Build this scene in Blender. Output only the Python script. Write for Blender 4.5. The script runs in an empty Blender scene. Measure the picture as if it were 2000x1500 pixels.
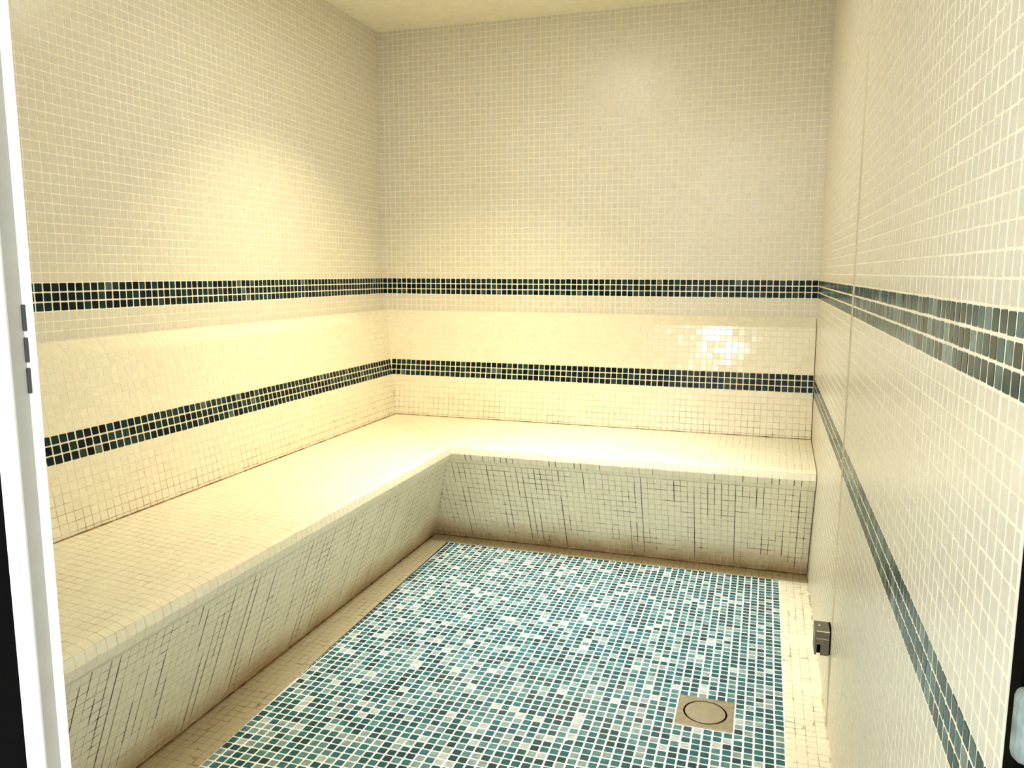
import bpy, bmesh, math
import numpy as np
from mathutils import Matrix, Vector

S = bpy.context.scene
COL = S.collection
rng = np.random.default_rng(7)

# ------------------------------------------------------------------ measures
P = 0.0265                 # mosaic module
G = 0.0034                 # joint
W = 78 * P                 # room width (x: 0 .. W)
FRONT = -2.905             # plane of the doorway wall (back wall is y = 0)
HC = 2.3785                # ceiling
B1 = 1.1967                # top of the upper dark band
CAMX, CAMY, CAMZ = 1.85604, -3.63238, 1.22776
F_PX, YAW, PITCH, ROLL = 1537.48, -0.310652, -0.141341, 0.002484

# ------------------------------------------------------------------ camera
cy, sy, cp, sp = math.cos(YAW), math.sin(YAW), math.cos(PITCH), math.sin(PITCH)
fwd = np.array([sy * cp, cy * cp, sp]); rgt = np.array([cy, -sy, 0.0]); upv = np.cross(rgt, fwd)
cr, sr = math.cos(ROLL), math.sin(ROLL)
r2 = cr * rgt + sr * upv; u2 = -sr * rgt + cr * upv
cam = bpy.data.cameras.new('camera')
cam.sensor_fit = 'HORIZONTAL'; cam.sensor_width = 36.0
cam.lens = F_PX / 2000.0 * 36.0
cam.clip_start = 0.02
camo = bpy.data.objects.new('camera', cam); COL.objects.link(camo)
camo.matrix_world = Matrix(((r2[0], u2[0], -fwd[0], CAMX), (r2[1], u2[1], -fwd[1], CAMY),
                            (r2[2], u2[2], -fwd[2], CAMZ), (0, 0, 0, 1)))
S.camera = camo
CAM = np.array([CAMX, CAMY, CAMZ]); RM = np.array([r2, u2, fwd])

# ------------------------------------------------------------------ light
wd = bpy.data.worlds.new('world'); S.world = wd; wd.use_nodes = True
wd.node_tree.nodes['Background'].inputs[0].default_value = (0.94, 1.0, 0.99, 1)
wd.node_tree.nodes['Background'].inputs[1].default_value = 1.9


def area(name, loc, target, size, energy, color, spread=180):
    l = bpy.data.lights.new(name, 'AREA'); l.shape = 'DISK'; l.size = size
    l.energy = energy; l.color = color; l.spread = math.radians(spread)
    o = bpy.data.objects.new(name, l); COL.objects.link(o); o.location = loc
    o.rotation_euler = (Vector(target) - Vector(loc)).to_track_quat('-Z', 'Y').to_euler()
    return o


area('ceiling_lamp', (1.05, -1.25, HC - 0.02), (1.05, -1.25, 0), 0.4, 12.5, (1.0, 0.95, 0.85))
area('warm_downlight', (0.76, -1.1, HC - 0.02), (0.60, -0.85, 0), 0.14, 10.5, (1.0, 0.85, 0.52), 96)
area('cool_downlight', (1.35, -1.25, HC - 0.02), (1.27, -0.95, 0), 0.12, 7.0, (0.92, 1.0, 0.99), 60)
area('corridor_lamp', (1.38, -5.3, 2.22), (1.35, -2.9, 1.4), 0.24, 15, (1.0, 0.98, 0.95))

vs = S.view_settings
S.display_settings.display_device = 'sRGB'
vs.view_transform = 'Standard'; vs.look = 'None'; vs.gamma = 1.0; vs.use_curve_mapping = False
vs.exposure = 0.04

# ------------------------------------------------------------------ materials


def newmat(name):
    m = bpy.data.materials.new(name); m.use_nodes = True
    nt = m.node_tree; b = nt.nodes['Principled BSDF']
    return m, nt, b


def pos_noise(nt, scale, detail=3.0, rough=0.55, stretch=(1, 1, 1)):
    g = nt.nodes.new('ShaderNodeNewGeometry')
    mp = nt.nodes.new('ShaderNodeVectorMath'); mp.operation = 'MULTIPLY'
    mp.inputs[1].default_value = stretch
    nt.links.new(g.outputs['Position'], mp.inputs[0])
    n = nt.nodes.new('ShaderNodeTexNoise'); n.inputs['Scale'].default_value = scale
    n.inputs['Detail'].default_value = detail; n.inputs['Roughness'].default_value = rough
    nt.links.new(mp.outputs[0], n.inputs['Vector'])
    return n.outputs['Fac']


def ramp(nt, fac, stops):
    r = nt.nodes.new('ShaderNodeValToRGB')
    el = r.color_ramp.elements
    while len(el) < len(stops): el.new(0.5)
    for e, (p, c) in zip(el, stops):
        e.position = p; e.color = c if len(c) == 4 else (*c, 1)
    nt.links.new(fac, r.inputs[0])
    return r.outputs[0]


def mix(nt, fac, a, b, mode='MIX'):
    m = nt.nodes.new('ShaderNodeMix'); m.data_type = 'RGBA'; m.blend_type = mode
    for sock, v in ((m.inputs[0], fac), (m.inputs[6], a), (m.inputs[7], b)):
        if hasattr(v, 'is_output'): nt.links.new(v, sock)
        elif isinstance(v, (int, float)): sock.default_value = v
        else: sock.default_value = (*v, 1) if len(v) == 3 else v
    return m.outputs[2]


def bump(nt, b, h, strength, dist):
    n = nt.nodes.new('ShaderNodeBump'); n.inputs['Strength'].default_value = strength
    n.inputs['Distance'].default_value = dist
    nt.links.new(h, n.inputs['Height']); nt.links.new(n.outputs[0], b.inputs['Normal'])


def mat_tile(name, rough, mottle, spec=0.5):
    m, nt, b = newmat(name)
    a = nt.nodes.new('ShaderNodeAttribute'); a.attribute_name = 'tint'
    n1 = pos_noise(nt, 70, 2)
    c = ramp(nt, n1, [(0.3, (1 - mottle,) * 3), (0.7, (1 + mottle,) * 3)])
    col = mix(nt, 1.0, a.outputs['Color'], c, 'MULTIPLY')
    nt.links.new(col, b.inputs['Base Color'])
    b.inputs['Roughness'].default_value = rough
    b.inputs['Specular IOR Level'].default_value = spec
    return m


M_WHITE = mat_tile('cream_glazed_tile', 0.3, 0.05, 0.45)
M_GREEN = mat_tile('green_glass_tile', 0.15, 0.25, 0.5)
M_BAND = mat_tile('dark_glass_tile', 0.2, 0.25, 0.5)
M_BAND.node_tree.nodes['Principled BSDF'].inputs['IOR'].default_value = 1.24
M_GLOSS = mat_tile('cream_glossy_tile', 0.12, 0.04, 0.5)
M_GREEN.node_tree.nodes['Principled BSDF'].inputs['IOR'].default_value = 1.5


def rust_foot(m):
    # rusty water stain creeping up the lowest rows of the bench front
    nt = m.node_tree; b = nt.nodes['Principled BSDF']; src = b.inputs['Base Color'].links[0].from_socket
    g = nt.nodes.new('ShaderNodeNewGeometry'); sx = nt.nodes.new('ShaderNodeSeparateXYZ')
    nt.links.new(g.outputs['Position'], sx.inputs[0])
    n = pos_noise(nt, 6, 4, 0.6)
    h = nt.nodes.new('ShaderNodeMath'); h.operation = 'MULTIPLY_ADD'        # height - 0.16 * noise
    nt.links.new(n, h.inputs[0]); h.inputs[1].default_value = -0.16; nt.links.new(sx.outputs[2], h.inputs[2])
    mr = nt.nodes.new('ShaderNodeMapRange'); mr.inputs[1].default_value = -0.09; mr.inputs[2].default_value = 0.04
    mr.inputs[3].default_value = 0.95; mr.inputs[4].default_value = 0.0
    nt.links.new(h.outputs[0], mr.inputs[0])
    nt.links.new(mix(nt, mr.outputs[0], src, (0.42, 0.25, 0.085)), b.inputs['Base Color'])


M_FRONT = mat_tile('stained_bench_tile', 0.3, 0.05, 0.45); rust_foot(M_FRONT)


def mat_grout(name, light, dark, lo, hi, zmix=None, stretch=(1, 1, 1)):
    """joint mortar: light, with brown mould in patches; lo/hi = noise window of the stain"""
    m, nt, b = newmat(name)
    n1 = pos_noise(nt, 9, 5, 0.7, stretch)
    n2 = pos_noise(nt, 45, 3, 0.6)
    mm = nt.nodes.new('ShaderNodeMath'); mm.operation = 'MULTIPLY_ADD'
    nt.links.new(n2, mm.inputs[0]); mm.inputs[1].default_value = 0.35
    nt.links.new(n1, mm.inputs[2])
    f = ramp(nt, mm.outputs[0], [(lo, (0, 0, 0)), (hi, (1, 1, 1))])
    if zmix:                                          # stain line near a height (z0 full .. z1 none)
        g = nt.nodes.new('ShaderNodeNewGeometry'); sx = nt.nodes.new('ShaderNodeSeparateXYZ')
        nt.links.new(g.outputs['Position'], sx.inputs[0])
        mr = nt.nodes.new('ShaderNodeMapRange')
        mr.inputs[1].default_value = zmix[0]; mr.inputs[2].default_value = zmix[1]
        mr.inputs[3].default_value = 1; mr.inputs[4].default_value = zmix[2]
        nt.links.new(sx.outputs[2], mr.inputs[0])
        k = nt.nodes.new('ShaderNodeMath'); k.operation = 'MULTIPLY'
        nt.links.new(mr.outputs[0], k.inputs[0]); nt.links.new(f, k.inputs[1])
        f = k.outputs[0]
    col = mix(nt, f, light, dark)
    nt.links.new(col, b.inputs['Base Color'])
    b.inputs['Roughness'].default_value = 0.85
    b.inputs['Specular IOR Level'].default_value = 0.2
    return m


M_GROUT_WALL = mat_grout('wall_joint_mortar', (0.92, 0.86, 0.69), (0.84, 0.76, 0.57), 0.55, 0.9)
M_GROUT_FLOOR = mat_grout('floor_joint_mortar', (0.94, 0.94, 0.90), (0.74, 0.68, 0.50), 0.8, 1.0)
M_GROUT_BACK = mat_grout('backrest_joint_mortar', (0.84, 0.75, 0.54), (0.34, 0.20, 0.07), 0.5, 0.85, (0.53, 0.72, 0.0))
M_GROUT_SEAT = mat_grout('seat_joint_mortar', (0.80, 0.71, 0.51), (0.40, 0.30, 0.15), 0.6, 0.95)
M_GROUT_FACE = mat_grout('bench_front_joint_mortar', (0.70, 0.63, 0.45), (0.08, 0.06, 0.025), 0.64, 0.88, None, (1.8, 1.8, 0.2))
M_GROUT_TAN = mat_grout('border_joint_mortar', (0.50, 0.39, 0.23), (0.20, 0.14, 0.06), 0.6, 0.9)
M_GROUT_PALE = mat_grout('pale_border_joint_mortar', (0.80, 0.75, 0.58), (0.34, 0.28, 0.17), 0.58, 0.8)


def mat_plain(name, col, rough, metal=0.0, nscale=0, namt=0.0, bumpd=0.0, spec=0.5):
    m, nt, b = newmat(name)
    if nscale:
        n = pos_noise(nt, nscale, 4)
        c = ramp(nt, n, [(0.3, tuple(v * (1 - namt) for v in col)), (0.7, tuple(min(1, v * (1 + namt)) for v in col))])
        nt.links.new(c, b.inputs['Base Color'])
        if bumpd: bump(nt, b, n, 0.5, bumpd)
    else:
        b.inputs['Base Color'].default_value = (*col, 1)
    b.inputs['Roughness'].default_value = rough; b.inputs['Metallic'].default_value = metal
    b.inputs['Specular IOR Level'].default_value = spec
    return m


M_CEIL = mat_plain('cream_ceiling_plaster', (0.88, 0.81, 0.63), 0.8, 0, 25, 0.05, 0.003)
M_ALU = mat_plain('white_coated_aluminium', (0.80, 0.79, 0.75), 0.35, 0, 30, 0.02)
M_DARK = mat_plain('black_metal_and_gap_shade', (0.0025, 0.002, 0.002), 0.8, 0, 20, 0.2, 0, 0.02)  # black frame metal, also the dark put into the drain and bracket gaps
M_REV = mat_plain('grey_reveal_channel', (0.36, 0.34, 0.29), 0.45, 0, 30, 0.04)  # darker grey than the jamb, for its reveal face
M_SLIVER = mat_plain('dark_teal_sliver', (0.004, 0.02, 0.022), 0.3, 0, 40, 0.3)
M_MOULD = mat_plain('dark_brown_mould', (0.085, 0.065, 0.028), 0.9, 0, 50, 0.6, 0, 0.1)
M_BEAD = mat_plain('beige_seam_strip', (0.56, 0.51, 0.38), 0.9, 0, 12, 0.1, 0, 0.1)
M_SLOT = mat_plain('dark_grey_slot', (0.035, 0.035, 0.03), 0.6, 0, 20, 0.1)
M_STEEL = mat_plain('stained_brushed_steel', (0.42, 0.37, 0.27), 0.42, 0.75, 60, 0.18, 0.0004)
M_STEEL2 = mat_plain('brushed_steel_cover', (0.47, 0.42, 0.32), 0.38, 0.75, 40, 0.1, 0.0003)
M_GREY = mat_plain('grey_bracket_metal', (0.16, 0.145, 0.115), 0.4, 0.5, 80, 0.1)
M_EDGE = mat_plain('polished_bracket_edge', (0.75, 0.70, 0.60), 0.25, 0.8)
M_PALE = mat_plain('pale_green_grey_plastic', (0.20, 0.25, 0.23), 0.5, 0, 60, 0.3)
M_RUST = mat_plain('rusty_sealant', (0.20, 0.10, 0.025), 0.8, 0, 28, 0.75, 0.002)
M_PLASTER = mat_plain('white_wall_plaster', (0.78, 0.72, 0.55), 0.8, 0, 20, 0.03)

# ------------------------------------------------------------------ helpers


def link(name, me, parent=None, mat=None, **props):
    o = bpy.data.objects.new(name, me); COL.objects.link(o)
    if mat is not None:
        me.materials.clear(); me.materials.append(mat)
    if parent is not None: o.parent = parent
    for k, v in props.items(): o[k] = v
    return o


def mesh_from(name, verts, faces):
    me = bpy.data.meshes.new(name); me.from_pydata([tuple(map(float, v)) for v in verts], [], faces); me.update()
    return me


def box_mesh(name, lo, hi, bev=0.0, seg=2):
    bm = bmesh.new()
    bmesh.ops.create_cube(bm, size=1.0)
    for v in bm.verts:
        v.co = Vector([lo[i] + (v.co[i] + 0.5) * (hi[i] - lo[i]) for i in range(3)])
    if bev: bmesh.ops.bevel(bm, geom=bm.edges[:], offset=bev, segments=seg, affect='EDGES', profile=0.5)
    me = bpy.data.meshes.new(name); bm.to_mesh(me); bm.free()
    return me


def empty(name, loc=(0, 0, 0), **props):
    o = bpy.data.objects.new(name, None); COL.objects.link(o); o.location = loc
    o.empty_display_size = 0.1
    for k, v in props.items(): o[k] = v
    return o


# tile shape: an octagon (square with nipped corners), chamfered rim, slightly proud of the joint
def tile_local(hu, hv):
    """16 local verts for tile half sizes hu, hv (arrays) -> (n,16,3)"""
    n = len(hu); c = 0.0017
    cc = np.minimum(c,  np.minimum(hu, hv) * 0.4)
    out = np.zeros((n, 16, 3))
    for ring, (ins, z) in enumerate(((0.0, -0.0006), (0.0004, 0.0005))):
        a = hu - np.minimum(ins, hu * 0.3); b = hv - np.minimum(ins, hv * 0.3)
        xs = [a, a, a - cc, -(a - cc), -a, -a, -(a - cc), a - cc]
        ys = [-(b - cc), b - cc, b, b, b - cc, -(b - cc), -b, -b]
        for k in range(8):
            out[:, ring * 8 + k, 0] = xs[k]; out[:, ring * 8 + k, 1] = ys[k]; out[:, ring * 8 + k, 2] = z
    return out


QUADS = [[k, (k + 1) % 8, 8 + (k + 1) % 8, 8 + k] for k in range(8)] + [[8, 9, 10, 11, 12, 13, 14, 15]]
LOOP_TMPL = np.array(sum(QUADS, [])); SIZES = np.array([4] * 8 + [8]); STARTS = np.concatenate([[0], np.cumsum(SIZES)[:-1]])


def tile_mesh(name, verts, tints, mat):
    """verts (n,16,3), tints (n,3) -> one mesh"""
    n = len(verts)
    me = bpy.data.meshes.new(name)
    me.vertices.add(n * 16); me.vertices.foreach_set('co', verts.reshape(-1).astype(np.float32))
    lt = (LOOP_TMPL[None, :] + np.arange(n)[:, None] * 16).reshape(-1).astype(np.int32)
    me.loops.add(len(lt)); me.loops.foreach_set('vertex_index', lt)
    st = (STARTS[None, :] + np.arange(n)[:, None] * len(LOOP_TMPL)).reshape(-1).astype(np.int32)
    me.polygons.add(len(st)); me.polygons.foreach_set('loop_start', st)
    me.polygons.foreach_set('use_smooth', np.zeros(len(st), bool))
    me.update(calc_edges=True)
    at = me.attributes.new('tint', 'FLOAT_COLOR', 'FACE')
    c4 = np.ones((n, 4)); c4[:, :3] = tints
    at.data.foreach_set('color', np.repeat(c4, 9, axis=0).reshape(-1).astype(np.float32))
    me.materials.append(mat); me.validate()
    return me


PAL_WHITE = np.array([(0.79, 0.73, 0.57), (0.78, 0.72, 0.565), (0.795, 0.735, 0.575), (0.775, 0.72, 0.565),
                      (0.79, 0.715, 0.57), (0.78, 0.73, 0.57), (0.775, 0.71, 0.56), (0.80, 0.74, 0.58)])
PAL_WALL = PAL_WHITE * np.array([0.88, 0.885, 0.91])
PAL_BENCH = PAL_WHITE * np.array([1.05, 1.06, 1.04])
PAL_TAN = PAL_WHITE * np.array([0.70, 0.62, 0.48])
PAL_BAND_LIT = np.array([(0.004, 0.042, 0.044), (0.010, 0.070, 0.070), (0.002, 0.022, 0.026), (0.045, 0.115, 0.11),
                      (0.10, 0.17, 0.16), (0.006, 0.050, 0.060), (0.16, 0.22, 0.21), (0.003, 0.030, 0.034)])  # lighter copy of the band tile, outside light put into its colour
PAL_BAND = np.array([(0.003, 0.010, 0.012), (0.005, 0.019, 0.020), (0.002, 0.006, 0.008), (0.008, 0.034, 0.034),
                     (0.020, 0.042, 0.042), (0.004, 0.012, 0.020), (0.075, 0.105, 0.100), (0.006, 0.026, 0.027)])
PAL_FLOOR = np.array([(0.006, 0.072, 0.082), (0.022, 0.128, 0.142), (0.004, 0.046, 0.058), (0.085, 0.20, 0.21),
                      (0.22, 0.30, 0.30), (0.012, 0.10, 0.125), (0.42, 0.47, 0.46), (0.004, 0.036, 0.045)])
WT_WHITE = np.ones(8) / 8
WT_BAND = np.array([.20, .18, .18, .14, .08, .11, .03, .08])
WT_FLOOR = np.array([.20, .19, .11, .16, .13, .11, .06, .04])

TILES = []      # records: parent key, kind, c, u, v, n, hu, hv, full


class Bag:
    def __init__(s): s.c = []; s.u = []; s.v = []; s.n = []; s.hu = []; s.hv = []

    def add(s, c, u, v, n, hu, hv):
        s.c.append(c); s.u.append(u); s.v.append(v); s.n.append(n); s.hu.append(hu); s.hv.append(hv)


BAGS = {}


def bag(key, kind):
    return BAGS.setdefault((key, kind), Bag())


def cells(a0, a1, anchor, pitch=P):
    """cell intervals of a grid through anchor, clipped to [a0,a1]"""
    k0 = math.floor((a0 - anchor) / pitch - 1e-6); out = []
    k = k0
    while anchor + k * pitch < a1 - 1e-6:
        lo = max(a0, anchor + k * pitch); hi = min(a1, anchor + (k + 1) * pitch)
        if hi - lo > G + 0.004: out.append((lo, hi, k))
        k += 1
    return out


JOINT = {('floor', 'green'): 0.0042, ('floor', 'white'): 0.0020, ('floor', 'tan'): 0.0018, ('seat', 'white'): 0.0016, ('bench_front', 'white'): 0.0022,
         ('backrest', 'white'): 0.0020}


def joint(key, kind): return JOINT.get((key, kind), 0.0036 if kind == 'green' else 0.0024)


def quad_tile(key, kind, o, u, v, n, a, b):
    """tile on the plane o + s*u + t*v covering s in a, t in b"""
    G = joint(key, kind)
    hu = (a[1] - a[0] - G) / 2; hv = (b[1] - b[0] - G) / 2
    if hu < 0.0015 or hv < 0.0015: return
    bag(key, kind).add(o + u * (a[0] + a[1]) / 2 + v * (b[0] + b[1]) / 2, u, v, n, hu, hv)


X = np.array([1.0, 0, 0]); Y = np.array([0, 1.0, 0]); Z = np.array([0, 0, 1.0]); O3 = np.zeros(3)

# ------------------------------------------------------------------ the shell
wall_back = link('wall_back', box_mesh('wall_back', (-0.15, 0.0, -0.15), (W + 0.15, 0.15, HC + 0.1)), None, M_GROUT_WALL, kind='structure')
wall_left = link('wall_left', box_mesh('wall_left', (-0.15, FRONT, -0.15), (0.0, 0.0, HC + 0.1)), None, M_GROUT_WALL, kind='structure')
wall_right = link('wall_right', box_mesh('wall_right', (W, FRONT, -0.15), (W + 0.15, 0.0, HC + 0.1)), None, M_GROUT_WALL, kind='structure')
floor = link('floor', box_mesh('floor', (0.0, FRONT - 0.08, -0.15), (W, 0.0, 0.0)), None, M_GROUT_FLOOR, kind='structure')
ceiling = link('ceiling', box_mesh('ceiling', (0.0, FRONT, HC), (W, 0.0, HC + 0.1)), None, M_CEIL, kind='structure')

# doorway wall: a panel left of the door and a header over it
XJ = 0.999
fw = bmesh.new()
for lo, hi in (((-0.15, FRONT - 0.045, -0.15), (XJ, FRONT, HC + 0.1)), ((XJ, FRONT - 0.045, 2.08), (W + 0.15, FRONT, HC + 0.1))):
    g = bmesh.ops.create_cube(fw, size=1.0)
    for v in g['verts']: v.co = Vector([lo[i] + (v.co[i] + 0.5) * (hi[i] - lo[i]) for i in range(3)])
me = bpy.data.meshes.new('wall_front'); fw.to_mesh(me); fw.free()
me.materials.append(M_PLASTER); me.materials.append(M_DARK)
for p in me.polygons: p.material_index = 1 if p.normal.y < -0.5 else 0
wall_front = link('wall_front', me, None, None, kind='structure')

# ------------------------------------------------------------------ the tiled bench (L shape)
bench = empty('steam_bench', (0, 0, 0), label='L-shaped cream mosaic bench with rounded edge and sloping backrest crossed by a dark tile band', category='bench')
# profiles as (offset from left wall, offset from back wall, z)
CL = 0.003                 # movement gap between bench and walls
BR = [(CL, CL, 1.0350), (0.041, 0.041, 0.994), (0.117, 0.117, 0.524)]
ST = [(0.117, 0.117, 0.524), (0.575, 0.543, 0.4915), (0.600, 0.568, 0.4835), (0.604, 0.572, 0.4570), (0.594, 0.562, 0.4325), (0.574, 0.542, 0.4130)]
FC = [(0.560, 0.528, 0.4080), (0.413, 0.325, 0.0)]


def loft(name, prof):
    secs = [[(W - CL, -b, z) for a, b, z in prof], [(a, -b, z) for a, b, z in prof], [(a, FRONT + CL, z) for a, b, z in prof]]
    n = len(prof); vs = [v for s in secs for v in s]; fs = []
    for s in range(2):
        for k in range(n):
            j = (k + 1) % n
            fs.append([s * n + k, s * n + j, (s + 1) * n + j, (s + 1) * n + k])
    fs.append(list(range(n))[::-1]); fs.append([2 * n + k for k in range(n)])
    me = mesh_from(name, vs, fs)
    bm = bmesh.new(); bm.from_mesh(me); bmesh.ops.recalc_face_normals(bm, faces=bm.faces[:]); bm.to_mesh(me); bm.free()
    return me


backrest = link('backrest', loft('backrest', BR + [(CL, CL, 0.524)]), bench, M_GROUT_BACK)
seat = link('seat', loft('seat', [(CL, CL, 0.524)] + ST + [FC[0], (CL, CL, 0.408)]), bench, M_GROUT_SEAT)
front = link('bench_front', loft('bench_front', [(CL, CL, 0.408)] + FC + [(CL, CL, 0.0)]), bench, M_GROUT_FACE)


def strip(key, A, B, rows):
    """tile both runs of the L along the profile segment A-B; rows = [(t0,t1,kind)] along it"""
    A = np.array(A); B = np.array(B)
    dL = np.array([B[0] - A[0], 0, B[2] - A[2]]); LL = np.linalg.norm(dL); vL = dL / LL
    dB = np.array([0, -(B[1] - A[1]), B[2] - A[2]]); LB = np.linalg.norm(dB); vB = dB / LB
    nL = np.cross(vL, Y); nB = np.cross(X, -vB)
    if nL[0] + 0.3 * nL[2] < 0: nL = -nL
    if -nB[1] + 0.3 * nB[2] < 0: nB = -nB
    for t0, t1, kind in rows:
        f0, f1 = t0, t1
        tm = (f0 + f1) / 2
        a = A + (B - A) * tm
        for (s0, s1, k) in cells(a[1], -FRONT - CL, 0.0):                       # left run
            quad_tile(key, kind, np.array([A[0], 0, A[2]]), -Y, vL, nL, (s0, s1), (f0 * LL, f1 * LL))
        for (s0, s1, k) in cells(a[0], W - CL, 0.0):                            # back run
            quad_tile(key, kind, np.array([0, -A[1], A[2]]), X, vB, nB, (s0, s1), (f0 * LB, f1 * LB))


def even(A, B, kind='white'):
    L = math.hypot(B[0] - A[0], B[2] - A[2]); n = max(1, round(L / P))
    return [(k / n, (k + 1) / n, kind) for k in range(n)]


strip('backrest', BR[0], BR[1], even(BR[0], BR[1]))
L = math.hypot(BR[2][0] - BR[1][0], BR[2][2] - BR[1][2]); tb = 0.2003
strip('backrest', BR[1], BR[2], [(a / L, b / L, 'green' if 0 <= k <= 2 else 'white') for a, b, k in cells(0, L, tb)])
L = math.hypot(ST[1][0] - ST[0][0], ST[1][2] - ST[0][2])
strip('seat', ST[0], ST[1], [(a / L, b / L, 'white') for a, b, k in cells(0, L, L)])
for i in range(1, 5): strip('seat', ST[i], ST[i + 1], [(0, 1, 'white')])
L = math.hypot(FC[1][0] - FC[0][0], FC[1][2] - FC[0][2])
strip('bench_front', FC[0], FC[1], [(a / L, b / L, 'white') for a, b, k in cells(0, L, 0)])

# ------------------------------------------------------------------ wall tiles
for z0, z1, k in cells(1.036, HC, B1):
    kind = 'green' if -3 <= k <= -1 else 'white'
    for a, b, j in cells(0, W, 0): quad_tile('wall_back', kind, O3, X, Z, -Y, (a, b), (z0, z1))
    for a, b, j in cells(0, -FRONT, 0): quad_tile('wall_left', kind, O3, -Y, Z, X, (a, b), (z0, z1))
LOW = 0.7815                              # lower band of the right wall
rows = [(z0, z1, 'green' if k < 0 else 'white') for z0, z1, k in cells(B1 - 3 * P, HC, B1)]
pm = (B1 - 3 * P - LOW) / 13
rows += [(LOW + k * pm, LOW + (k + 1) * pm, 'white') for k in range(13)]
rows += [(LOW - (k + 1) * P, LOW - k * P, 'green') for k in range(3)]
rows += [(z0, z1, 'white') for z0, z1, k in cells(0, LOW - 3 * P, LOW)]
OW = np.array([W, 0, 0])


def bench_depth(z):
    for pr in (BR, ST, FC):
        for p, q in zip(pr, pr[1:]):
            if q[2] <= z <= p[2]: return p[1] + (q[1] - p[1]) * (p[2] - z) / max(1e-6, p[2] - q[2])
    return 0.0


SEAM = -1.45
for z0, z1, kind in rows:
    dd = bench_depth((z0 + z1) / 2)
    for a, b, j in cells(0, -FRONT, 0):
        if b < dd: continue
        a = max(a, dd)
        if b - a < 0.008: continue
        quad_tile('wall_right', kind, OW, -Y, Z, -X, (a, b), (z0, z1))

# ------------------------------------------------------------------ floor tiles
XR = 1.957; YB = -0.4165
DX0, DX1 = XR - 11 * P, XR - 5 * P; DY1, DY0 = YB - 38 * P, YB - 44 * P      # opening for the drain


def left_edge(y): return 0.513 + (-0.42 - y) * 0.0255


for a, b, k in cells(-FRONT * -1 - 0.05, YB, YB):          # rows along y (negative values)
    ym = (a + b) / 2; xe = left_edge(ym)
    for c, d, j in cells(xe, XR, XR):
        xm = (c + d) / 2
        if DX0 < xm < DX1 and DY0 < ym < DY1: continue
        quad_tile('floor', 'green', O3, X, Y, Z, (c, d), (a, b))
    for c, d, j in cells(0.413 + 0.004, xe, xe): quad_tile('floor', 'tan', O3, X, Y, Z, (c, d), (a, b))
    for c, d, j in cells(XR, W, XR): quad_tile('floor', 'white', O3, X, Y, Z, (c, d), (a, b))
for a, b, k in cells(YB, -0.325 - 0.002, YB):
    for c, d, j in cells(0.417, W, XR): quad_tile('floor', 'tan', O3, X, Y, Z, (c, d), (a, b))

zb = 0.0002
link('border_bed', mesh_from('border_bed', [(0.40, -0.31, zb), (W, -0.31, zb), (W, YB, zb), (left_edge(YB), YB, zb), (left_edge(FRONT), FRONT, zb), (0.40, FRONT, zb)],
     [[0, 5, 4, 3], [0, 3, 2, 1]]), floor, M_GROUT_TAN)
link('border_bed', mesh_from('border_bed', [(XR + 0.001, YB, zb), (W, YB, zb), (W, FRONT, zb), (XR + 0.001, FRONT, zb)], [[0, 3, 2, 1]]), floor, M_GROUT_PALE)
sv = []
for k in range(13):
    y = YB - 0.1 * k; w = 0.0075 - 0.00045 * k
    sv += [(left_edge(y) - 0.001, y, 0.0009), (left_edge(y) - 0.001 + w, y, 0.0009)]
link('dark_edge_strip', mesh_from('dark_edge_strip', sv, [[2 * k, 2 * k + 2, 2 * k + 3, 2 * k + 1] for k in range(12)]), floor, M_SLIVER)

# ------------------------------------------------------------------ turn the bags into objects
PARENT = {'wall_back': wall_back, 'wall_left': wall_left, 'wall_right': wall_right, 'floor': floor,
          'backrest': backrest, 'seat': seat, 'bench_front': front}
SINGLE = {('wall_back', 'white'): 300, ('wall_left', 'white'): 300, ('wall_right', 'white'): 300, ('wall_right', 'green'): 300,
          ('floor', 'green'): 300, ('floor', 'white'): 300, ('floor', 'tan'): 200, ('wall_back', 'green'): 300, ('wall_left', 'green'): 300,
          ('backrest', 'green'): 300, ('backrest', 'white'): 0, ('seat', 'white'): 150, ('bench_front', 'white'): 150}
TILT = {'wall_back': 0.25, 'wall_left': 0.25, 'wall_right': 0.25, 'floor': 0.7, 'backrest': 0.6, 'seat': 0.25, 'bench_front': 0.25}
SHARED = {}


def shared(kind, pal, i, mat, FULL):
    key = (kind, i, FULL)
    if key not in SHARED:
        loc = tile_local(np.array([FULL]), np.array([FULL]))
        SHARED[key] = tile_mesh(kind + '_tile', loc, pal[i:i + 1], mat)
    return SHARED[key]


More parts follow.
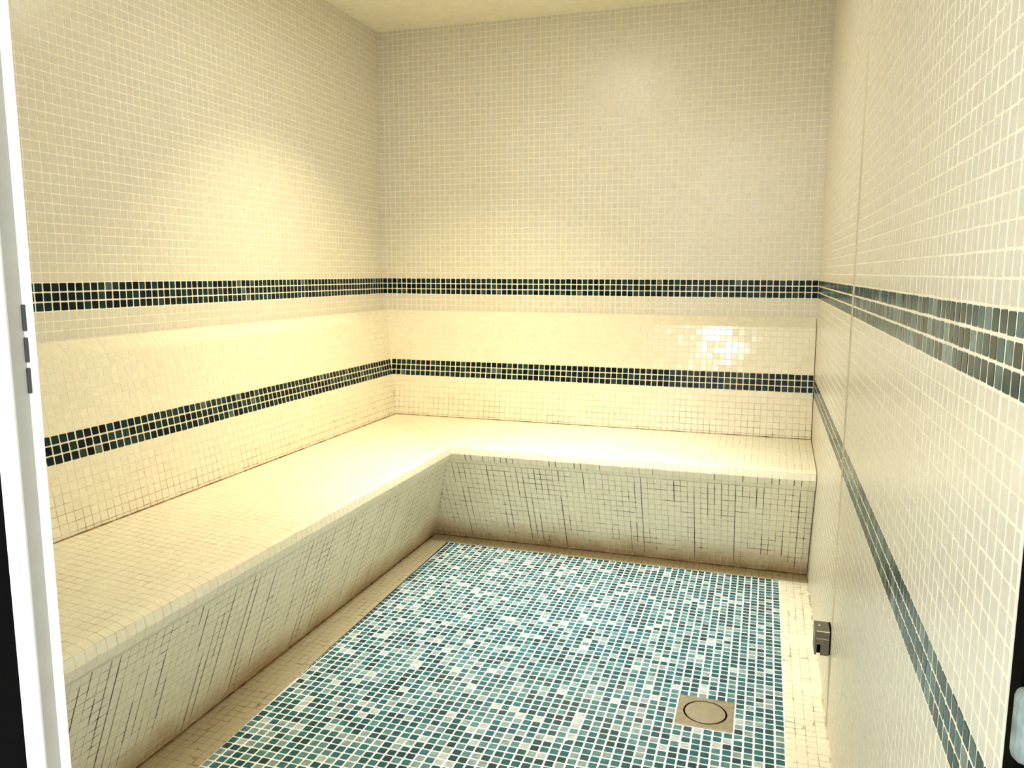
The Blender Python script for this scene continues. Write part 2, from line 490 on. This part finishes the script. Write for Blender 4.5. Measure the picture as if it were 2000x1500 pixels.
for (key, kind), bg in BAGS.items():
    c = np.array(bg.c); u = np.array(bg.u); v = np.array(bg.v); n = np.array(bg.n)
    hu = np.array(bg.hu); hv = np.array(bg.hv); N = len(c)
    # orient so that u x v = n
    flip = np.einsum('ij,ij->i', np.cross(u, v), n) < 0
    u[flip] *= -1
    # hand-set: little turns, tilts and shifts
    t1, t2 = np.radians(rng.normal(0, TILT[key] * (1.8 if kind == 'green' and key.startswith('wall') else 1), (2, N))); rz = np.radians(rng.normal(0, 0.5, N))
    n2 = n + u * t1[:, None] + v * t2[:, None]; n2 /= np.linalg.norm(n2, axis=1)[:, None]
    ua = u * np.cos(rz)[:, None] + v * np.sin(rz)[:, None]
    ua -= n2 * np.einsum('ij,ij->i', ua, n2)[:, None]; ua /= np.linalg.norm(ua, axis=1)[:, None]
    va = np.cross(n2, ua)
    c = c + u * rng.normal(0, 0.00025, (N, 1)) + v * rng.normal(0, 0.00025, (N, 1)) + n * rng.uniform(-0.0002, 0.0002, (N, 1))
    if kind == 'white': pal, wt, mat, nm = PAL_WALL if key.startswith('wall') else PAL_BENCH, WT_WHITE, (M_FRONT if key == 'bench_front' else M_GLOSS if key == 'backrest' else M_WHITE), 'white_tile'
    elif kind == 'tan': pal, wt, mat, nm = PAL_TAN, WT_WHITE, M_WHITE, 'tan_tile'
    elif key == 'floor': pal, wt, mat, nm = PAL_FLOOR, WT_FLOOR, M_GREEN, 'green_tile'
    else: pal, wt, mat, nm = PAL_BAND_LIT if key == 'wall_right' else PAL_BAND, WT_BAND, M_BAND, 'dark_tile'
    ti = rng.choice(8, N, p=wt / wt.sum())
    # projected size
    q = (c - CAM) @ RM.T
    px = 1000 + F_PX * q[:, 0] / q[:, 2]; py = 750 - F_PX * q[:, 1] / q[:, 2]
    dist = np.linalg.norm(c - CAM, axis=1)
    cosv = np.einsum('ij,ij->i', n, (CAM - c)) / dist
    size = cosv / dist ** 2
    FULL = (P - joint(key, kind)) / 2
    ok = (q[:, 2] > 0.1) & (px > 0.0747 * py + 30) & (px < 1985) & (py > 6) & (py < 1494) & (cosv > 0.02)
    ok &= (hu > FULL * 0.985) & (hv > FULL * 0.985)
    size[~ok] = -1
    lim = SINGLE[(key, kind)]
    order = np.argsort(-size); pick = order[:lim]; pick = pick[size[pick] > 0]
    par = PARENT[key]
    for i in pick:
        o = bpy.data.objects.new(nm, shared(('band' + ('_right' if key == 'wall_right' else '') if nm == 'dark_tile' else kind + key[:4] + key[-5:]), pal, ti[i], mat, FULL))
        o.parent = par
        o.matrix_basis = Matrix(((ua[i, 0], va[i, 0], n2[i, 0], c[i, 0]), (ua[i, 1], va[i, 1], n2[i, 1], c[i, 1]),
                                 (ua[i, 2], va[i, 2], n2[i, 2], c[i, 2]), (0, 0, 0, 1)))
        COL.objects.link(o)
    rest = np.ones(N, bool); rest[pick] = False
    if rest.any():
        loc = tile_local(hu[rest], hv[rest])
        vv = (c[rest][:, None, :] + loc[..., 0:1] * ua[rest][:, None, :] + loc[..., 1:2] * va[rest][:, None, :]
              + loc[..., 2:3] * n2[rest][:, None, :])
        tint = pal[ti[rest]] * rng.uniform(0.98, 1.02, (rest.sum(), 1))
        link(nm + '_field', tile_mesh(nm + '_field', vv, tint, mat), par, None, kind='stuff')

# low vertical beige strip along the seam of the right wall
vs_ = []; fs_ = []
for z in (0.0, HC):
    for k in range(7):
        a = math.pi * k / 6
        vs_.append((W + 0.0005 - 0.0028 * math.sin(a), SEAM + 0.020 * math.cos(a), z))
for k in range(6): fs_.append([k, k + 1, 7 + k + 1, 7 + k])
link('seam_strip', mesh_from('seam_strip', vs_, fs_ + [[6, 5, 4, 3, 2, 1, 0], list(range(7, 14)), [0, 7, 13, 6]]), wall_right, M_BEAD)

# ------------------------------------------------------------------ rusty sealant at the foot of the bench
def bead(name, pts, r, parent, mat):
    bm = bmesh.new(); rings = []
    for k, p in enumerate(pts):
        p = np.array(p); d = np.array(pts[min(k + 1, len(pts) - 1)]) - np.array(pts[max(k - 1, 0)]); d = d / np.linalg.norm(d)
        s = np.cross(d, Z); rr = r * (0.55 + 0.9 * rng.random())
        rings.append([bm.verts.new(p + s * rr * math.cos(a) + Z * rr * max(-0.3, math.sin(a))) for a in np.linspace(0, 2 * math.pi, 7)[:-1]])
    for a, b in zip(rings, rings[1:]):
        for k in range(6): bm.faces.new((a[k], a[(k + 1) % 6], b[(k + 1) % 6], b[k]))
    bmesh.ops.recalc_face_normals(bm, faces=bm.faces[:])
    me = bpy.data.meshes.new(name); bm.to_mesh(me); bm.free()
    return link(name, me, parent, mat)


path = [(W - 0.005 - k * 0.02, -0.327, 0.001) for k in range(int((W - 0.42) / 0.02))] + \
       [(0.415, -0.327 - k * 0.02, 0.001) for k in range(int((-FRONT - 0.34) / 0.02))]
bead('sealant_bead', path, 0.0042, bench, M_RUST)
path = [(W - 0.005 - k * 0.03, -0.119, 0.5245) for k in range(int((W - 0.14) / 0.03))] + \
       [(0.119, -0.119 - k * 0.03, 0.5245) for k in range(int((-FRONT - 0.14) / 0.03))]
bead('sealant_line', path, 0.0022, backrest, M_RUST)

# mould that has crept along single joints of the bench front, the nosing and the backrest foot
mv, mf = [], []


def streak(p, q, w, nrm):
    p = np.array(p); q = np.array(q); d = (q - p) / np.linalg.norm(q - p); sd = np.cross(d, nrm) * w / 2; n0 = len(mv)
    up = np.array(nrm) * 0.0010
    for f, k in ((0, 0.35), (0.15, 1.0), (0.55, 0.8), (0.85, 1.0), (1, 0.3)):
        c = p + (q - p) * f + up
        mv.append(c - sd * k); mv.append(c + sd * k)
    for k in range(4): mf.append([n0 + 2 * k, n0 + 2 * k + 1, n0 + 2 * k + 3, n0 + 2 * k + 2])


def on_front(run, s, f):          # point on the bench front: joint s along the run, f = 0 top .. 1 foot
    a = np.array(FC[0]) + (np.array(FC[1]) - np.array(FC[0])) * f
    return (s, -a[1], a[2]) if run == 'back' else (a[0], -s, a[2])


dz = FC[0][2]
nB = np.array([0, -dz, -(FC[0][1] - FC[1][1])]); nB = nB / np.linalg.norm(nB)
nL = np.array([dz, 0, -(FC[0][0] - FC[1][0])]); nL = nL / np.linalg.norm(nL)
for k in range(46):
    s = rng.integers(22, 77) * P; f0 = rng.choice([0.0, 0.0, 0.06, 0.3, 0.55]); f1 = min(0.99, f0 + rng.choice([0.12, 0.25, 0.4, 0.6, 0.95]))
    streak(on_front('back', s, f0), on_front('back', s, f1), rng.uniform(0.0018, 0.0032), nB)
for k in range(70):
    s = rng.integers(21, 100) * P; f0 = rng.choice([0.0, 0.06, 0.2, 0.4]); f1 = min(0.99, f0 + rng.choice([0.15, 0.3, 0.5, 0.8]))
    streak(on_front('left', s, f0), on_front('left', s, f1), rng.uniform(0.0014, 0.0026), nL)
LF = math.hypot(FC[0][0] - FC[1][0], dz); LFb = math.hypot(FC[0][1] - FC[1][1], dz)
for k in range(40):
    f = rng.integers(1, 15) * P / LF; i0 = rng.integers(22, 70); n = rng.integers(1, 5)
    streak(on_front('back', i0 * P, f), on_front('back', (i0 + n) * P, f), 0.0018, nB)
for k in range(26):               # under the nosing
    i0 = rng.integers(23, 77); A = ST[3]; Bq = ST[4]
    nn = np.array([0, -(A[2] - Bq[2]), -(A[1] - Bq[1])]); nn = nn / np.linalg.norm(nn)
    streak((i0 * P, -A[1], A[2]), (i0 * P, -Bq[1], Bq[2]), rng.uniform(0.002, 0.0034), nn)
streak((FC[0][0] + 0.035, -FC[0][1] - 0.036, 0.457), (FC[0][0] + 0.012, -FC[0][1] - 0.013, 0.411), 0.004, np.array([0.7, -0.7, 0]))
link('mould', mesh_from('mould', mv, mf), front, M_MOULD, kind='stuff')

# ------------------------------------------------------------------ floor drain
dc = np.array([(DX0 + DX1) / 2, (DY0 + DY1) / 2, 0.0])
drain = empty('floor_drain', tuple(dc), label='square steel floor drain with round cover set in the green floor tiles', category='drain')
bm = bmesh.new(); h = (DX1 - DX0) / 2 - 0.002; NS = 48; R0 = 0.0585


def ring_pts(r, z): return [bm.verts.new((r * math.cos(2 * math.pi * k / NS), r * math.sin(2 * math.pi * k / NS), z)) for k in range(NS)]


def sq_pts(s, z):
    out = []
    for k in range(NS):
        a = 2 * math.pi * k / NS; m = max(abs(math.cos(a)), abs(math.sin(a)))
        out.append(bm.verts.new((s * math.cos(a) / m, s * math.sin(a) / m, z)))
    return out


rs = [sq_pts(h, 0.0002), sq_pts(h, 0.0026), sq_pts(h - 0.001, 0.0034), ring_pts(R0 + 0.0022, 0.0034), ring_pts(R0 + 0.0018, 0.0030)]
for a, b in zip(rs, rs[1:]):
    for k in range(NS): bm.faces.new((a[k], a[(k + 1) % NS], b[(k + 1) % NS], b[k]))
bmesh.ops.recalc_face_normals(bm, faces=bm.faces[:])
me = bpy.data.meshes.new('frame_plate'); bm.to_mesh(me); bm.free()
link('frame_plate', me, drain, M_STEEL)
bm = bmesh.new(); rs = [ring_pts(R0 - 0.0032, 0.0006), ring_pts(R0 - 0.0032, 0.0034), ring_pts(R0 - 0.0042, 0.0042), ring_pts(R0 * 0.5, 0.0050)]
for a, b in zip(rs, rs[1:]):
    for k in range(NS): bm.faces.new((a[k], a[(k + 1) % NS], b[(k + 1) % NS], b[k]))
bm.faces.new(rs[-1])
bmesh.ops.recalc_face_normals(bm, faces=bm.faces[:])
me = bpy.data.meshes.new('cover'); bm.to_mesh(me); bm.free()
link('cover', me, drain, M_STEEL2)
bm = bmesh.new(); rs = [ring_pts(R0 + 0.0018, 0.0030), ring_pts(R0 + 0.0016, 0.0005), ring_pts(R0 * 0.4, 0.0004)]
for a, b in zip(rs, rs[1:]):
    for k in range(NS): bm.faces.new((a[k], a[(k + 1) % NS], b[(k + 1) % NS], b[k]))
bm.faces.new(rs[-1])
bmesh.ops.recalc_face_normals(bm, faces=bm.faces[:])
me = bpy.data.meshes.new('cover_gap_shade'); bm.to_mesh(me); bm.free()
link('cover_gap_shade', me, drain, M_DARK)  # black dish standing in for the shade in the gap round the cover

# ------------------------------------------------------------------ metal bracket on the right wall
bx0, bx1 = W - 0.043, W - 0.006
by0, by1 = -1.452, -1.385
bz0, bz1 = 0.196, 0.2645
brk = empty('wall_bracket', (W, (by0 + by1) / 2, bz0), label='small grey metal box bracket low on the right wall with a dark slot', category='bracket')


def local(me, o):
    me.transform(Matrix.Translation(-Vector(o.location))); return me


bm = bmesh.new()   # body: a block whose front has a notch cut out at the bottom
sx0, sx1, sz = bx0 + 0.006, bx0 + 0.0155, bz0 + 0.030
out = [(bx0, bz0), (sx0, bz0), (sx0, sz), (sx1, sz), (sx1, bz0), (bx1, bz0), (bx1, bz1), (bx0, bz1)]
fr = [bm.verts.new((x, by0, z)) for x, z in out]; bk = [bm.verts.new((x, by1, z)) for x, z in out]
bm.faces.new(fr); bm.faces.new(bk[::-1])
for k in range(8): bm.faces.new((fr[k], bk[k], bk[(k + 1) % 8], fr[(k + 1) % 8]))
bmesh.ops.recalc_face_normals(bm, faces=bm.faces[:])
me = bpy.data.meshes.new('body'); bm.to_mesh(me); bm.free()
link('body', local(me, brk), brk, M_GREY)
link('slot_recess', local(box_mesh('slot_recess', (sx0 - 0.001, by0 + 0.012, bz0 + 0.001), (sx1 + 0.001, by1 - 0.002, sz + 0.001)), brk), brk, M_DARK)
link('top_edge', local(box_mesh('top_edge', (bx0 + 0.003, by0 - 0.001, bz1 - 0.002), (bx1, by0 + 0.002, bz1 + 0.0006), 0.0006), brk), brk, M_EDGE)
link('front_ridge', local(box_mesh('front_ridge', (bx0 + 0.004, by0 - 0.0012, bz1 - 0.0225), (bx1 - 0.001, by0 + 0.001, bz1 - 0.0212), 0.0005), brk), brk, M_EDGE)
link('bracket_gap_shade', local(box_mesh('bracket_gap_shade', (bx1, by0 + 0.003, bz0 + 0.002), (W, by1 + 0.004, bz1 - 0.001), 0.001), brk), brk, M_DARK)  # black block standing in for the shadow gap between bracket and wall
bm = bmesh.new(); bmesh.ops.create_uvsphere(bm, u_segments=14, v_segments=8, radius=0.0032)
for v in bm.verts: v.co.z *= 0.5; v.co += Vector((bx0 + 0.013, (by0 + by1) / 2 + 0.006, bz1))
me = bpy.data.meshes.new('screw'); bm.to_mesh(me); bm.free()
link('screw', local(me, brk), brk, M_EDGE)

# ------------------------------------------------------------------ doorway: white rebated jamb, dark casing, latch slots
door = empty('door_1', (XJ, FRONT, 0), kind='structure')
XB, XC = 1.031, 1.0455
YF, YL = FRONT - 0.047, FRONT - 0.025
plan = [(XJ, YF), (XB, YF), (XB, YL), (XC, YL), (XC, YL + 0.003), (XJ, YL + 0.003)]
vs_ = [(x, y, 0.0) for x, y in plan] + [(x, y, 2.08) for x, y in plan]
fs_ = [[k, (k + 1) % 6, 6 + (k + 1) % 6, 6 + k] for k in range(6)] + [[5, 4, 3, 2, 1, 0], [6, 7, 8, 9, 10, 11]]
me = mesh_from('jamb', vs_, fs_)
bm = bmesh.new(); bm.from_mesh(me); bmesh.ops.recalc_face_normals(bm, faces=bm.faces[:])
bmesh.ops.bevel(bm, geom=[e for e in bm.edges if abs(e.verts[0].co.z - e.verts[1].co.z) > 1], offset=0.0015, segments=2, affect='EDGES')
bm.to_mesh(me); bm.free()
link('jamb', local(me, door), door, M_ALU)
link('reveal_channel', local(box_mesh('reveal_channel', (XB - 0.001, YF + 0.001, 0.0), (XB + 0.0012, YL, 2.08), 0.0004), door), door, M_REV, label='grey channel')
for z0, z1 in ((1.158, 1.1887), (1.1213, 1.1504), (1.0844, 1.1146)):
    link('latch_slot', local(box_mesh('latch_slot', (XB - 0.003, YL - 0.0035, z0), (XB + 0.0045, YL + 0.002, z1), 0.0012), door), door, M_SLOT)
link('dark_casing', local(box_mesh('dark_casing', (XJ - 0.25, YF + 0.001, 0.0), (XJ, YF + 0.012, 2.3), 0.002), door), door, M_DARK)
link('dark_jamb', local(box_mesh('dark_jamb', (W + 0.001, FRONT - 0.03, 0.0), (W + 0.15, FRONT - 0.001, 2.08), 0.001), door), door, M_DARK)
link('door_head', local(box_mesh('door_head', (XJ, YF, 2.08), (W + 0.15, FRONT - 0.03, 2.14), 0.002), door), door, M_ALU)
hz = link('pale_block', box_mesh('pale_block', (W - 0.006, FRONT - 0.052, 0.836), (W + 0.045, FRONT - 0.0302, 0.899), 0.009, 3), None, M_PALE,  # made-up pale block for an unclear shape at the frame edge
          label='pale grey-green rounded block on the black door frame beside the right wall', category='hinge')
